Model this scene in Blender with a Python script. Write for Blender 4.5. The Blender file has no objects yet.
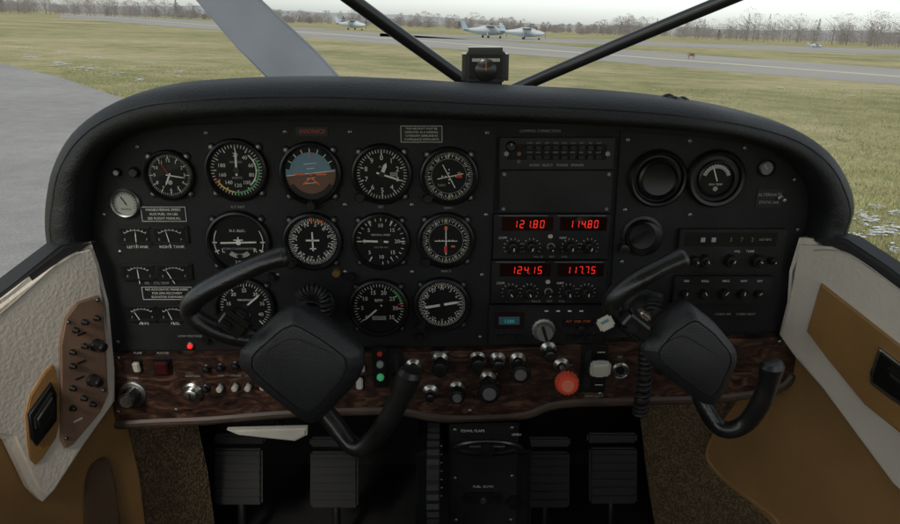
import bpy, math, random, bmesh
from mathutils import Vector, Matrix
rad=math.radians
random.seed(7)
sc=bpy.context.scene
# ------------------------------------------------------------------ survey frame
F=720.0; TH=rad(18.3); CAM=Vector((0,-.9,0))
cT,sT=math.cos(TH),math.sin(TH)
RY=Matrix.Rotation(rad(-2.1),4,'Y')      # aircraft sits slightly wing-low on the ground
EYE=2.0
def ray(u,v):
    du=u-450; dv=262-v
    return Vector((du,F*cT+dv*sT,-F*sT+dv*cT))
def hit(u,v,p0,n):
    r=ray(u,v); return CAM+r*((p0-CAM).dot(n)/r.dot(n))
def PY(u,v,y=0.0): return hit(u,v,Vector((0,y,0)),Vector((0,1,0)))
def S(v,y=0.0): return (y+.9)/(F*cT+(262-v)*sT)
def frame(u,v,y=0.0,rot=0.0):
    M=Matrix(((1,0,0,0),(0,0,-1,0),(0,1,0,0),(0,0,0,1)))
    M=Matrix.Translation(PY(u,v,y))@M
    if rot: M=M@Matrix.Rotation(rad(rot),4,'Z')
    return M
def G(u,v,z=-EYE):
    r=RY.to_3x3()@ray(u,v)
    return Vector((0,-.9,0))+r*(z/r.z)
cockpit=[]
# ------------------------------------------------------------------ materials
_m={}
def mat(name,col=(.5,.5,.5),rough=.5,metal=0,var=0,vs=30,bump=0,bs=300,coat=0,emi=0,spec=.5,col2=None,det=4):
    if name in _m: return _m[name]
    m=bpy.data.materials.new(name); m.use_nodes=True; nt=m.node_tree; b=nt.nodes['Principled BSDF']
    b.inputs['Base Color'].default_value=(*col,1); b.inputs['Roughness'].default_value=rough
    b.inputs['Metallic'].default_value=metal; b.inputs['Coat Weight'].default_value=coat
    b.inputs['Specular IOR Level'].default_value=spec
    tc=nt.nodes.new('ShaderNodeTexCoord')
    if emi:
        b.inputs['Emission Color'].default_value=(*col,1); b.inputs['Emission Strength'].default_value=emi
    if var:
        n=nt.nodes.new('ShaderNodeTexNoise'); n.inputs['Scale'].default_value=vs; n.inputs['Detail'].default_value=det
        nt.links.new(tc.outputs['Object'],n.inputs['Vector'])
        r=nt.nodes.new('ShaderNodeValToRGB'); r.color_ramp.elements[0].position=.3; r.color_ramp.elements[1].position=.7
        c2=col2 or tuple(min(1,c*(1+var)) for c in col)
        c1=col if col2 else tuple(c*(1-var) for c in col)
        r.color_ramp.elements[0].color=(*c1,1); r.color_ramp.elements[1].color=(*c2,1)
        nt.links.new(n.outputs['Fac'],r.inputs['Fac']); nt.links.new(r.outputs['Color'],b.inputs['Base Color'])
        mr=nt.nodes.new('ShaderNodeMapRange'); mr.inputs['To Min'].default_value=max(0,rough-.1); mr.inputs['To Max'].default_value=min(1,rough+.12)
        nt.links.new(n.outputs['Fac'],mr.inputs['Value']); nt.links.new(mr.outputs['Result'],b.inputs['Roughness'])
    if bump:
        n2=nt.nodes.new('ShaderNodeTexNoise'); n2.inputs['Scale'].default_value=bs; n2.inputs['Detail'].default_value=3
        nt.links.new(tc.outputs['Object'],n2.inputs['Vector'])
        bp=nt.nodes.new('ShaderNodeBump'); bp.inputs['Strength'].default_value=bump; bp.inputs['Distance'].default_value=.001
        nt.links.new(n2.outputs['Fac'],bp.inputs['Height']); nt.links.new(bp.outputs['Normal'],b.inputs['Normal'])
    _m[name]=m; return m
PANEL=mat('panel_black_paint',(.013,.0133,.0135),.6,var=.5,vs=6,bump=.5,bs=900,spec=.25,det=8)
PLATE=mat('plate_black_paint',(.0115,.0118,.012),.52,var=.65,vs=7,bump=.6,bs=900,spec=.28,det=9)
BEZ=mat('bezel_plastic',(.007,.007,.007),.32,var=.3,vs=40,bump=.15,bs=1500,spec=.45)
DIAL=mat('dial_black',(.006,.006,.006),.5,coat=.18,var=.2,vs=60,spec=.2)
WHT=mat('dial_white',(.68,.67,.60),.6,var=.12,vs=90); DIM=mat('dial_grey',(.32,.32,.30),.6)
ORG=mat('dial_orange',(.70,.14,.03),.6); RED=mat('dial_red',(.55,.03,.02),.5); GRN=mat('dial_green',(.06,.32,.10),.6)
YEL=mat('dial_yellow',(.6,.40,.06),.6); BLU=mat('horizon_blue',(.12,.21,.26),.5); BRN=mat('horizon_brown',(.13,.06,.035),.5)
CREAMD=mat('dial_cream',(.30,.32,.28),.5,coat=.4)
LEATH=mat('glareshield_vinyl',(.013,.0135,.0145),.55,var=.4,vs=9,bump=1.0,bs=330,spec=.35)
PLAS=mat('black_plastic',(.011,.0113,.012),.38,var=.35,vs=20,bump=.2,bs=700,spec=.35)
GRIP=mat('grip_plastic',(.013,.013,.013),.3,var=.35,vs=30,coat=.15,bump=.4,bs=420)
PADM=mat('yoke_pad_vinyl',(.022,.0225,.024),.40,var=.35,vs=14,bump=.7,bs=600,det=7)
KNOB=mat('knob_black',(.009,.009,.009),.3,coat=.3); CHR=mat('chrome',(.55,.55,.52),.28,metal=1,var=.15,vs=60)
STEEL=mat('screw_steel',(.26,.26,.25),.4,metal=1)
CREAM=mat('cream_vinyl',(.69,.62,.53),.5,var=.13,vs=6,bump=1.0,bs=200,det=7)
TAN=mat('tan_vinyl',(.30,.165,.063),.42,var=.28,vs=5,bump=.8,bs=240,det=7)
TAND=mat('tan_panel',(.31,.165,.055),.36,var=.25,vs=5,bump=.5,bs=220,det=7)
BRNW=mat('brown_switch_plate',(.20,.12,.08),.4,var=.3,vs=22,bump=.2,bs=300)
RKN=mat('red_knob',(.78,.09,.045),.28,coat=.5); WPL=mat('white_plastic',(.52,.49,.42),.4,var=.08,vs=30)
LED=mat('led_red',(1,.03,.02),.5,emi=.6); LEDG=mat('lamp_green',(.1,.6,.25),.4,emi=.15); TEAL=mat('lcd_teal',(.03,.10,.12),.3,emi=.08)
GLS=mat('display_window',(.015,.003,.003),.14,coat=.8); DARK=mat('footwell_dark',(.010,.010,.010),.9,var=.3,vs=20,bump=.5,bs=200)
RUB=mat('black_rubber',(.012,.012,.012),.6,bump=.3,bs=500)
def woodmat():
    m=bpy.data.materials.new('burl_wood'); m.use_nodes=True; nt=m.node_tree; b=nt.nodes['Principled BSDF']
    tc=nt.nodes.new('ShaderNodeTexCoord'); mp=nt.nodes.new('ShaderNodeMapping'); mp.inputs['Scale'].default_value=(9,9,24)
    n=nt.nodes.new('ShaderNodeTexNoise'); n.inputs['Scale'].default_value=2.8; n.inputs['Detail'].default_value=10; n.inputs['Distortion'].default_value=1.8; n.inputs['Roughness'].default_value=.65
    nt.links.new(tc.outputs['Object'],mp.inputs['Vector']); nt.links.new(mp.outputs['Vector'],n.inputs['Vector'])
    r=nt.nodes.new('ShaderNodeValToRGB'); e=r.color_ramp.elements
    e[0].position=.38; e[0].color=(.010,.006,.005,1); e[1].position=.66; e[1].color=(.15,.075,.045,1)
    x=e.new(.52); x.color=(.048,.022,.015,1)
    nt.links.new(n.outputs['Fac'],r.inputs['Fac']); nt.links.new(r.outputs['Color'],b.inputs['Base Color'])
    b.inputs['Roughness'].default_value=.36; b.inputs['Coat Weight'].default_value=.15
    return m
WOOD=woodmat()
def weave(name,c1,c2):
    m=bpy.data.materials.new(name); m.use_nodes=True; nt=m.node_tree; b=nt.nodes['Principled BSDF']
    tc=nt.nodes.new('ShaderNodeTexCoord'); v=nt.nodes.new('ShaderNodeTexVoronoi'); v.inputs['Scale'].default_value=240
    n=nt.nodes.new('ShaderNodeTexNoise'); n.inputs['Scale'].default_value=60
    mx=nt.nodes.new('ShaderNodeMath'); mx.operation='MULTIPLY_ADD'; mx.inputs[1].default_value=.6
    nt.links.new(tc.outputs['Object'],v.inputs['Vector']); nt.links.new(tc.outputs['Object'],n.inputs['Vector'])
    nt.links.new(n.outputs['Fac'],mx.inputs[0]); nt.links.new(v.outputs['Distance'],mx.inputs[2])
    r=nt.nodes.new('ShaderNodeValToRGB'); r.color_ramp.elements[0].position=.35; r.color_ramp.elements[1].position=.95
    r.color_ramp.elements[0].color=(*c1,1); r.color_ramp.elements[1].color=(*c2,1)
    nt.links.new(mx.outputs[0],r.inputs['Fac']); nt.links.new(r.outputs['Color'],b.inputs['Base Color'])
    bp=nt.nodes.new('ShaderNodeBump'); bp.inputs['Distance'].default_value=.002; nt.links.new(v.outputs['Distance'],bp.inputs['Height']); nt.links.new(bp.outputs['Normal'],b.inputs['Normal'])
    b.inputs['Roughness'].default_value=.9; return m
CARP=weave('woven_carpet',(.36,.25,.13),(.12,.08,.045))
# ------------------------------------------------------------------ mesh builder
_tc={}
def textmesh(s):
    if s in _tc: return _tc[s]
    c=bpy.data.curves.new('t','FONT'); c.body=s; c.size=1; c.align_x='CENTER'; c.align_y='CENTER'; c.resolution_u=2
    o=bpy.data.objects.new('t',c); sc.collection.objects.link(o)
    me=o.to_mesh(); r=([v.co.copy() for v in me.vertices],[tuple(p.vertices) for p in me.polygons])
    o.to_mesh_clear(); bpy.data.objects.remove(o); bpy.data.curves.remove(c)
    _tc[s]=r; return r
def catmull(P,n=6):
    out=[]; L=len(P)
    for i in range(L-1):
        p0=P[max(0,i-1)];p1=P[i];p2=P[i+1];p3=P[min(L-1,i+2)]
        for k in range(n):
            t=k/n
            out.append(.5*((2*p1)+(p2-p0)*t+(2*p0-5*p1+4*p2-p3)*t*t+(3*p1-p0-3*p2+p3)*t**3))
    out.append(P[-1]); return out
def chaikin(P,it=2,q=.22):
    for _ in range(it):
        Q=[]
        for i in range(len(P)):
            a,c=P[i],P[(i+1)%len(P)]
            Q+=[(a[0]+(c[0]-a[0])*q,a[1]+(c[1]-a[1])*q),(a[0]+(c[0]-a[0])*(1-q),a[1]+(c[1]-a[1])*(1-q))]
        P=Q
    return P
class B:
    def __init__(s,name,ck=True): s.n=name; s.v=[]; s.f=[]; s.fm=[]; s.m=[]; s.ck=ck
    def add(s,vs,fs,m,M=None):
        if m not in s.m: s.m.append(m)
        i=s.m.index(m); o=len(s.v)
        s.v+=[(M@Vector(v)) if M is not None else Vector(v) for v in vs]
        s.f+=[tuple(o+a for a in f) for f in fs]; s.fm+=[i]*len(fs)
    def bm(s,bm,m,M=None):
        bm.verts.index_update(); s.add([v.co.copy() for v in bm.verts],[tuple(v.index for v in f.verts) for f in bm.faces],m,M); bm.free()
    def box(s,M,sx,sy,sz,m,bev=0,z0=True,seg=2):
        b=bmesh.new(); bmesh.ops.create_cube(b,size=1)
        for v in b.verts: v.co=Vector((v.co.x*sx,v.co.y*sy,(v.co.z+(.5 if z0 else 0))*sz))
        if bev: bmesh.ops.bevel(b,geom=b.edges[:],offset=bev,segments=seg,affect='EDGES')
        s.bm(b,m,M)
    def lathe(s,M,prof,m,seg=40,knurl=0):
        vs=[];fs=[];idx=[]
        for r,z in prof:
            if r<=1e-7: idx.append([len(vs)]); vs.append((0,0,z))
            else:
                idx.append(list(range(len(vs),len(vs)+seg)))
                for k in range(seg):
                    a=2*math.pi*k/seg; rr=r*(1-(knurl if k%2 else 0)); vs.append((rr*math.cos(a),rr*math.sin(a),z))
        for a,b in zip(idx,idx[1:]):
            for k in range(seg):
                j=(k+1)%seg
                if len(a)==1 and len(b)==1: continue
                if len(a)==1: fs.append((a[0],b[k],b[j]))
                elif len(b)==1: fs.append((a[k],a[j],b[0]))
                else: fs.append((a[k],a[j],b[j],b[k]))
        s.add(vs,fs,m,M)
    def tube(s,P,R,m,seg=12,n=6,sm=True,flat=1.0):
        if sm:
            RR=catmull([Vector((r,0,0)) for r in R],n) if isinstance(R,list) else None
            P=catmull(P,n); R=[x.x for x in RR] if RR else [R]*len(P)
        elif not isinstance(R,list): R=[R]*len(P)
        vs=[];fs=[];pu=None;L=len(P)
        for i,p in enumerate(P):
            t=(P[min(L-1,i+1)]-P[max(0,i-1)]).normalized()
            if pu is None:
                pu=t.cross(Vector((0,1,0)))
                if pu.length<.1: pu=t.cross(Vector((1,0,0)))
            pu=(pu-t*pu.dot(t)).normalized(); w=t.cross(pu)
            for k in range(seg):
                a=2*math.pi*k/seg; vs.append(p+pu*(R[i]*math.cos(a))+w*(R[i]*flat*math.sin(a)))
        for i in range(L-1):
            for k in range(seg):
                j=(k+1)%seg; fs.append((i*seg+k,i*seg+j,(i+1)*seg+j,(i+1)*seg+k))
        for i,t in ((0,(P[0]-P[1]).normalized()),(L-1,(P[-1]-P[-2]).normalized())):
            base=[i*seg+k for k in range(seg)]; o=len(vs)
            for k in range(seg): vs.append(P[i]+(vs[base[k]]-P[i])*.78+t*R[i]*.4)
            vs.append(P[i]+t*R[i]*.52)
            for k in range(seg):
                j=(k+1)%seg; fs.append((base[k],base[j],o+j,o+k)); fs.append((o+k,o+j,o+seg))
        s.add(vs,fs,m)
    def slab(s,P,n,t,m,bev=0,seg=2):
        b=bmesh.new(); vs=[b.verts.new(p) for p in P]; f=b.faces.new(vs); f.normal_update()
        if f.normal.dot(n)<0: f.normal_flip()
        r=bmesh.ops.extrude_face_region(b,geom=[f]); nv=[e for e in r['geom'] if isinstance(e,bmesh.types.BMVert)]
        for v in nv: v.co+=n*t
        ns=set(nv)
        if bev:
            ed=[e for e in b.edges if (e.verts[0] in ns and e.verts[1] in ns)]
            bmesh.ops.bevel(b,geom=ed,offset=bev,segments=seg,affect='EDGES',clamp_overlap=True)
        s.bm(b,m)
    def rings(s,rings,m,cap=True):
        n=len(rings[0]); vs=[p for r in rings for p in r]; fs=[]
        for i in range(len(rings)-1):
            for k in range(n):
                j=(k+1)%n; fs.append((i*n+k,i*n+j,(i+1)*n+j,(i+1)*n+k))
        if cap: fs.append(tuple(range((len(rings)-1)*n,len(rings)*n))); fs.append(tuple(range(n)))
        s.add(vs,fs,m)
    def text(s,M,x,y,z,txt,size,m,rot=0):
        v,f=textmesh(txt); T=M@Matrix.Translation((x,y,z))@Matrix.Rotation(rot,4,'Z')@Matrix.Diagonal((size,size,1,1)); s.add(v,f,m,T)
    def rect(s,M,x,y,z,w,h,m,rot=0):
        T=M@Matrix.Translation((x,y,z))@Matrix.Rotation(rot,4,'Z')
        s.add([(-w/2,-h/2,0),(w/2,-h/2,0),(w/2,h/2,0),(-w/2,h/2,0)],[(0,1,2,3)],m,T)
    def disc(s,M,x,y,z,r,m,seg=32,a0=0,a1=360):
        T=M@Matrix.Translation((x,y,z)); n=seg
        if a1-a0==360: vs=[(r*math.cos(2*math.pi*k/n),r*math.sin(2*math.pi*k/n),0) for k in range(n)]
        else: vs=[(r*math.sin(rad(a0+(a1-a0)*k/n)),r*math.cos(rad(a0+(a1-a0)*k/n)),0) for k in range(n+1)]
        s.add(vs,[tuple(range(len(vs)))],m,T)
    def arc(s,M,z,r0,r1,a0,a1,m,n=24):
        vs=[]
        for k in range(n+1):
            a=rad(a0+(a1-a0)*k/n)
            vs+=[(r0*math.sin(a),r0*math.cos(a),z),(r1*math.sin(a),r1*math.cos(a),z)]
        s.add(vs,[(2*k,2*k+1,2*k+3,2*k+2) for k in range(n)],m,M)
    def ticks(s,M,z,R,L,w,n,m,a0=0,a1=360,inc=False):
        for k in range(n+(1 if inc else 0)):
            a=rad(a0+(a1-a0)*k/n); r=R-L/2
            s.rect(M,r*math.sin(a),r*math.cos(a),z,w,L,m,-a)
    def nums(s,M,z,R,labels,size,m,a0=0,step=36,rotate=False):
        for k,l in enumerate(labels):
            a=rad(a0+step*k); s.text(M,R*math.sin(a),R*math.cos(a),z,l,size*.86,m,-a if rotate else 0)
    def needle(s,M,z,a,L,w,m,back=.2):
        T=M@Matrix.Rotation(-rad(a),4,'Z')
        s.add([(-w/2,-L*back,z),(w/2,-L*back,z),(w/2,L*.75,z),(0,L,z),(-w/2,L*.75,z)],[(0,1,2,3,4)],m,T)
    def build(s,ang=35,parent=None):
        me=bpy.data.meshes.new(s.n); me.from_pydata(s.v,[],s.f)
        for m in s.m: me.materials.append(m)
        for p,i in zip(me.polygons,s.fm): p.material_index=i; p.use_smooth=True
        b=bmesh.new(); b.from_mesh(me); bmesh.ops.recalc_face_normals(b,faces=b.faces[:]); b.to_mesh(me); b.free()
        me.set_sharp_from_angle(angle=rad(ang)); me.update()
        o=bpy.data.objects.new(s.n,me); sc.collection.objects.link(o)
        if s.ck: cockpit.append(o)
        return o
NV=Vector((0,-1,0))
def pyp(pts,y): return [PY(u,v,y) for u,v in pts]
def screw(b,u,v,y,r=.0026):
    M=frame(u,v,y); b.lathe(M,[(r,0),(r,.0008),(r*.6,.0014),(0,.0016)],STEEL,12); b.rect(M,0,0,.0018,r*1.5,r*.3,KNOB,random.random()*3)
# ------------------------------------------------------------------ instrument panel
b=B('instrument_panel')
b.slab(pyp([(50,362),(60,200),(85,150),(120,118),(200,100),(450,100),(700,112),(800,135),(838,180),(845,362)],.008),NV,.008,PANEL,0)
b.slab(pyp([(94,235),(98,175),(112,150),(140,133),(175,125),(300,120),(497,126),(494,200),(488,344),(300,348),(110,350)],0),NV,.003,PLATE,.0012)
b.slab(pyp([(620,131),(700,136),(755,144),(790,162),(808,190),(806,235),(792,330),(607,334),(614,230)],0),NV,.003,PLATE,.0012)
for u,v in [(137,147),(120,252),(206,133),(285,132),(350,132),(487,133),(486,215),(482,275),(480,337),(300,340),(205,342),(118,342),(104,215),(345,205),(278,275),(412,205),(412,272),(345,272),(628,140),(690,141),(745,148),(795,180),(798,230),(786,322),(700,327),(615,325),(622,262),(625,210),(690,215),(800,280)]:
    screw(b,u,v,-.003)
b.build()
Z=.0022
def bezel(b,M,r,sc4=True,kn=None):
    b.lathe(M,[(r*1.03,-.001),(r*1.03,.004),(r*.99,.0075),(r*.93,.0085),(r*.885,.006),(r*.865,.0018),(r*.865,.0005)],BEZ,56)
    b.disc(M,0,0,.0016,r*.87,DIAL,48)
    if sc4:
        for a in (45,135,225,315):
            T=M@Matrix.Translation((r*1.06*math.cos(rad(a)),r*1.06*math.sin(rad(a)),0))
            b.lathe(T,[(.0050,-.001),(.0050,.002),(.0042,.003),(0,.003)],BEZ,16)
            b.lathe(T,[(.0024,.003),(.0022,.004),(0,.0042)],STEEL,10)
    if kn:
        for a in kn:
            T=M@Matrix.Translation((r*1.02*math.sin(rad(a)),r*1.02*math.cos(rad(a)),.002))
            b.lathe(T,[(.0068,0),(.0068,.012),(.0055,.014),(0,.014)],KNOB,18,.08)
def gauge(name,u,v,rp,kind,y=-.003):
    b=B(name); M=frame(u,v,y); r=rp*S(v,y); R=r*.83
    kn={'att':[180],'alt':[225],'hdg':[225],'vor':[225],'vor2':[225],'adf2':[225]}.get(kind)
    bezel(b,M,r,True,kn)
    if kind=='clock':
        b.ticks(M,Z,R,.003,.0007,60,DIM); b.ticks(M,Z,R,.005,.0012,12,WHT)
        b.nums(M,Z,R*.72,['12','1','2','3','4','5','6','7','8','9','10','11'],r*.22,WHT,0,30)
        b.needle(M,Z+.0006,205,R*.55,.002,WHT); b.needle(M,Z+.0009,100,R*.8,.0014,WHT); b.needle(M,Z+.0012,330,R*.8,.0006,RED)
        b.disc(M,0,R*-.35,Z,.003,DIM)
    if kind=='asi':
        b.ticks(M,Z,R,.004,.0008,48,WHT); b.ticks(M,Z,R,.007,.0013,12,WHT)
        b.arc(M,Z+.0002,R*.84,R*.9,60,190,GRN); b.arc(M,Z+.0002,R*.74,R*.79,40,140,WHT); b.arc(M,Z+.0002,R*.84,R*.9,190,240,YEL)
        b.rect(M,R*.87*math.sin(rad(242)),R*.87*math.cos(rad(242)),Z+.0003,.0014,.008,RED,-rad(242))
        b.nums(M,Z,R*.6,['20','40','60','80','100','120','140','160','180'],r*.2,WHT,0,36)
        b.text(M,0,R*.32,Z,'AIRSPEED',r*.1,DIM); b.text(M,0,-R*.3,Z,'KNOTS',r*.1,DIM)
        b.needle(M,Z+.001,2,R*.85,.0026,WHT,.25); b.disc(M,0,0,Z+.0012,.004,BEZ)
    if kind=='att':
        b.disc(M,0,0,Z,R*.97,BLU,24,-96,84); b.disc(M,0,0,Z,R*.97,BRN,24,84,264)
        b.arc(M,Z+.0003,R*.82,R,-80,80,DIAL); b.ticks(M,Z+.0005,R*.97,.005,.001,6,WHT,-60,60,True)
        for k in(-2,-1,1,2): b.rect(M,0,k*R*.19,Z+.0004,R*(.5 if k%2==0 else .3),.0008,WHT,rad(6))
        b.rect(M,0,0,Z+.0004,R*1.9,.001,WHT,rad(6))
        b.rect(M,-R*.42,-.001,Z+.0012,R*.4,.0022,ORG); b.rect(M,R*.42,-.001,Z+.0012,R*.4,.0022,ORG); b.disc(M,0,-.001,Z+.0012,.0016,ORG)
        for sgn in(-1,1): b.add([(0,-R*.14,0),(sgn*R*.32,-R*.40,0),(sgn*R*.32,-R*.47,0),(0,-R*.21,0)],[(0,1,2,3)],ORG,M@Matrix.Translation((0,0,Z+.001)))
        b.add([(0,R*.8,0),(R*.06,R*.66,0),(-R*.06,R*.66,0)],[(0,1,2)],ORG,M@Matrix.Translation((0,0,Z+.001)))
        b.arc(M,Z+.0006,R*.8,R,120,240,BEZ)
    if kind=='alt':
        b.ticks(M,Z,R,.004,.0008,50,WHT); b.ticks(M,Z,R,.007,.0014,10,WHT)
        b.nums(M,Z,R*.66,[str(i) for i in range(10)],r*.27,WHT,0,36)
        b.text(M,0,R*.3,Z,'ALT',r*.12,DIM); b.rect(M,R*.48,0,Z,R*.3,R*.16,DIM); b.text(M,R*.48,0,Z+.0003,'2992',r*.11,DIAL)
        b.needle(M,Z+.0008,22,R*.5,.0045,WHT,.2); b.needle(M,Z+.0012,108,R*.88,.0022,WHT,.25); b.disc(M,0,0,Z+.0015,.0035,BEZ)
    if kind in('vor','vor2'):
        b.arc(M,Z,R*.72,R*.735,0,360,DIM,48)
        b.ticks(M,Z,R,.004,.0007,72,DIM); b.ticks(M,Z,R,.006,.001,36,WHT)
        b.nums(M,Z,R*.8,['N','3','6','E','12','15','S','21','24','W','30','33'],r*.16,WHT,25 if kind=='vor' else 0,30,True)
        for k in(-2,-1,1,2):
            b.disc(M,k*R*.14,0,Z+.0002,.0009,WHT,10); b.disc(M,0,k*R*.14,Z+.0002,.0009,WHT,10)
        if kind=='vor':
            b.rect(M,0,0,Z+.0009,.0011,R*1.1,WHT,rad(28)); b.rect(M,R*.05,0,Z+.0008,R*1.1,.0011,WHT,rad(12))
            b.rect(M,R*.42,0,Z+.001,.007,.0035,RED); b.rect(M,R*.42,R*.15,Z+.001,.004,.002,ORG); b.text(M,-R*.3,-R*.38,Z,'NAV',r*.13,DIM)
        else:
            b.rect(M,0,0,Z+.0009,.0013,R*1.25,WHT); b.rect(M,0,-R*.02,Z+.0008,R*.95,.0011,WHT)
            b.rect(M,-R*.02,R*-.38,Z+.001,.004,.008,RED); b.rect(M,R*.3,-R*.25,Z+.001,.005,.0025,ORG); b.rect(M,0,R*.55,Z+.001,.004,.004,ORG)
        for a in(0,180): b.add([(0,R*.98,0),(R*.05,R*.88,0),(-R*.05,R*.88,0)],[(0,1,2)],YEL,M@Matrix.Translation((0,0,Z+.001))@Matrix.Rotation(rad(a),4,'Z'))
    if kind=='tc':
        b.arc(M,Z,R*.9,R*.93,60,120,WHT); b.arc(M,Z,R*.9,R*.93,240,300,WHT)
        for a in(90,112,248,270): b.rect(M,R*.9*math.sin(rad(a)),R*.9*math.cos(rad(a)),Z,.0016,.006,WHT,-rad(a))
        b.rect(M,0,0,Z+.0009,R*1.35,.0022,WHT,rad(1)); b.disc(M,0,0,Z+.001,R*.1,WHT); b.rect(M,0,R*.12,Z+.0009,.0016,R*.2,WHT); b.rect(M,0,R*.1,Z+.0009,R*.35,.0014,WHT)
        b.text(M,-R*.6,-R*.32,Z,'L',r*.2,WHT); b.text(M,R*.6,-R*.32,Z,'R',r*.2,WHT); b.text(M,0,R*.45,Z,'D.C. ELEC.',r*.11,WHT)
        b.text(M,0,-R*.25,Z,'TURN COORDINATOR',r*.095,DIM); b.text(M,0,-R*.78,Z,'2 MIN',r*.12,WHT)
        b.arc(M,Z+.0002,R*.45,R*.62,140,220,CREAMD); b.disc(M,0,-R*.54,Z+.0009,R*.085,KNOB)
        b.rect(M,-R*.1,-R*.54,Z+.001,.0008,R*.17,KNOB); b.rect(M,R*.1,-R*.54,Z+.001,.0008,R*.17,KNOB)
    if kind=='hdg':
        b.ticks(M,Z,R*.98,.004,.0008,72,WHT); b.ticks(M,Z,R*.98,.007,.0012,36,WHT)
        b.nums(M,Z,R*.72,['5','8','E','12','15','S','21','24','W','30','33','N'],r*.25,WHT,12,30,True)
        b.rect(M,0,0,Z+.0009,.002,R*.8,WHT); b.rect(M,0,R*.05,Z+.0009,R*.55,.0022,WHT); b.rect(M,0,-R*.3,Z+.0009,R*.25,.0018,WHT)
        b.rect(M,0,R*.9,Z+.001,.002,R*.2,ORG); b.rect(M,R*.35,R*.84,Z+.001,.007,.003,ORG,-.4)
    if kind=='vsi':
        b.ticks(M,Z,R,.004,.0009,20,WHT,-90+10,190,False); b.ticks(M,Z,R,.007,.0014,6,WHT,-90,270)
        b.nums(M,Z,R*.68,['0','5','10','15','20','15','10','5'],r*.22,WHT,-90,45)
        b.text(M,0,R*.28,Z,'VERTICAL SPEED',r*.09,WHT); b.text(M,0,-R*.26,Z,'FEET PER MIN',r*.08,DIM)
        b.needle(M,Z+.001,-88,R*.8,.0026,WHT,.4); b.disc(M,0,0,Z+.0013,.004,BEZ)
    if kind=='tach':
        b.ticks(M,Z,R,.004,.0008,35,WHT,-130,130); b.ticks(M,Z,R,.007,.0013,7,WHT,-130,130,True)
        b.nums(M,Z,R*.66,['0','5','10','15','20','25','30','35'],r*.23,WHT,-130,260/7)
        b.arc(M,Z+.0002,R*.9,R*.97,38,75,GRN); b.rect(M,R*.9*math.sin(rad(80)),R*.9*math.cos(rad(80)),Z+.0003,.0016,.008,RED,-rad(80))
        b.text(M,0,R*.3,Z,'RPM',r*.14,WHT); b.rect(M,0,-R*.45,Z,R*.55,R*.17,DIM); b.text(M,0,-R*.45,Z+.0003,'2417 6',r*.13,DIAL)
        b.needle(M,Z+.001,-132,R*.85,.0024,WHT,.2); b.disc(M,0,0,Z+.0013,.004,BEZ)
    if kind=='man':
        b.ticks(M,Z,R,.004,.0008,40,WHT,-140,140); b.ticks(M,Z,R,.007,.0013,8,WHT,-140,140,True)
        b.nums(M,Z,R*.68,['10','15','20','25','30','35','40'],r*.2,WHT,-120,40)
        b.text(M,0,R*.28,Z,'MANIFOLD',r*.1,WHT); b.text(M,0,-R*.35,Z,'IN HG',r*.1,DIM)
        b.needle(M,Z+.001,50,R*.85,.0024,WHT,.2); b.disc(M,0,0,Z+.0013,.004,BEZ)
    if kind=='adf2':
        b.ticks(M,Z,R*.98,.004,.0008,72,WHT); b.ticks(M,Z,R*.98,.007,.0012,36,WHT)
        b.nums(M,Z,R*.72,['N','3','6','E','12','15','S','21','24','W','30','33'],r*.2,WHT,0,30,True)
        b.needle(M,Z+.001,80,R*.8,.0034,WHT,.9); b.disc(M,0,0,Z+.0013,.003,BEZ); b.add([(0,R*.98,0),(R*.06,R*.86,0),(-R*.06,R*.86,0)],[(0,1,2)],YEL,M@Matrix.Translation((0,0,Z+.001)))
    b.build(); return M,r
gauge('clock_gauge',170,175,25,'clock')
gauge('airspeed_indicator',237,170,31,'asi')
gauge('attitude_indicator',311,173,31,'att')
gauge('altimeter',382,174,30,'alt')
gauge('course_deviation_indicator',449,176,29,'vor')
gauge('turn_coordinator',239,242,32,'tc')
gauge('heading_indicator',313,241,29.5,'hdg')
gauge('vertical_speed_indicator',381,241,29,'vsi')
gauge('course_deviation_indicator',446,240,28.5,'vor2')
gauge('manifold_pressure_gauge',246,306,30,'man')
gauge('tachometer',379,307,30,'tach')
gauge('radio_compass_indicator',442,304,28.5,'adf2')
b=B('suction_gauge'); M=frame(126,203,-.003); r=15*S(203)
b.lathe(M,[(r,-.001),(r,.004),(r*.9,.006),(r*.8,.005),(r*.78,.001)],STEEL,32); b.disc(M,0,0,.0016,r*.8,CREAMD)
b.ticks(M,Z,r*.74,.003,.0006,16,KNOB,-120,120,True); b.needle(M,Z+.0005,-30,r*.6,.0012,KNOB); b.text(M,0,-r*.4,Z,'SUCTION',r*.16,KNOB); b.build()
def placard(name,u0,v0,u1,v1,lines,y=-.003,fg=WHT,border=True):
    b=B(name); uc,vc=(u0+u1)/2,(v0+v1)/2; M=frame(uc,vc,y); w=(u1-u0)*S(vc,y); h=(PY(uc,v0,y)-PY(uc,v1,y)).z
    b.box(M,w,h,.001,PLAS,.0003)
    if border:
        for sy in(-1,1): b.rect(M,0,sy*(h/2-.0012),.0013,w-.002,.0006,fg); b.rect(M,sy*(w/2-.0012),0,.0013,.0006,h-.003,fg)
    n=len(lines); sz=h*.8/n*.8
    for i,l in enumerate(lines):
        s2=min(sz,w*1.5/max(1,len(l)))
        b.text(M,0,h*.8*(.5-(i+.5)/n),.0013,l,s2,fg)
    b.build()
placard('warning_placard',400,125,443,143,['THIS AIRCRAFT MUST BE','OPERATED AS A NORMAL','CATEGORY AIRPLANE IN','COMPLIANCE WITH LIMITS'])
placard('avionics_label',296,127,328,136,['AVIONICS'],fg=RED,border=False)
placard('limits_placard',141,206,187,222,['MANEUVERING SPEED','AUX FUEL 104 LBS','SEE FLIGHT MANUAL'])
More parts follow.
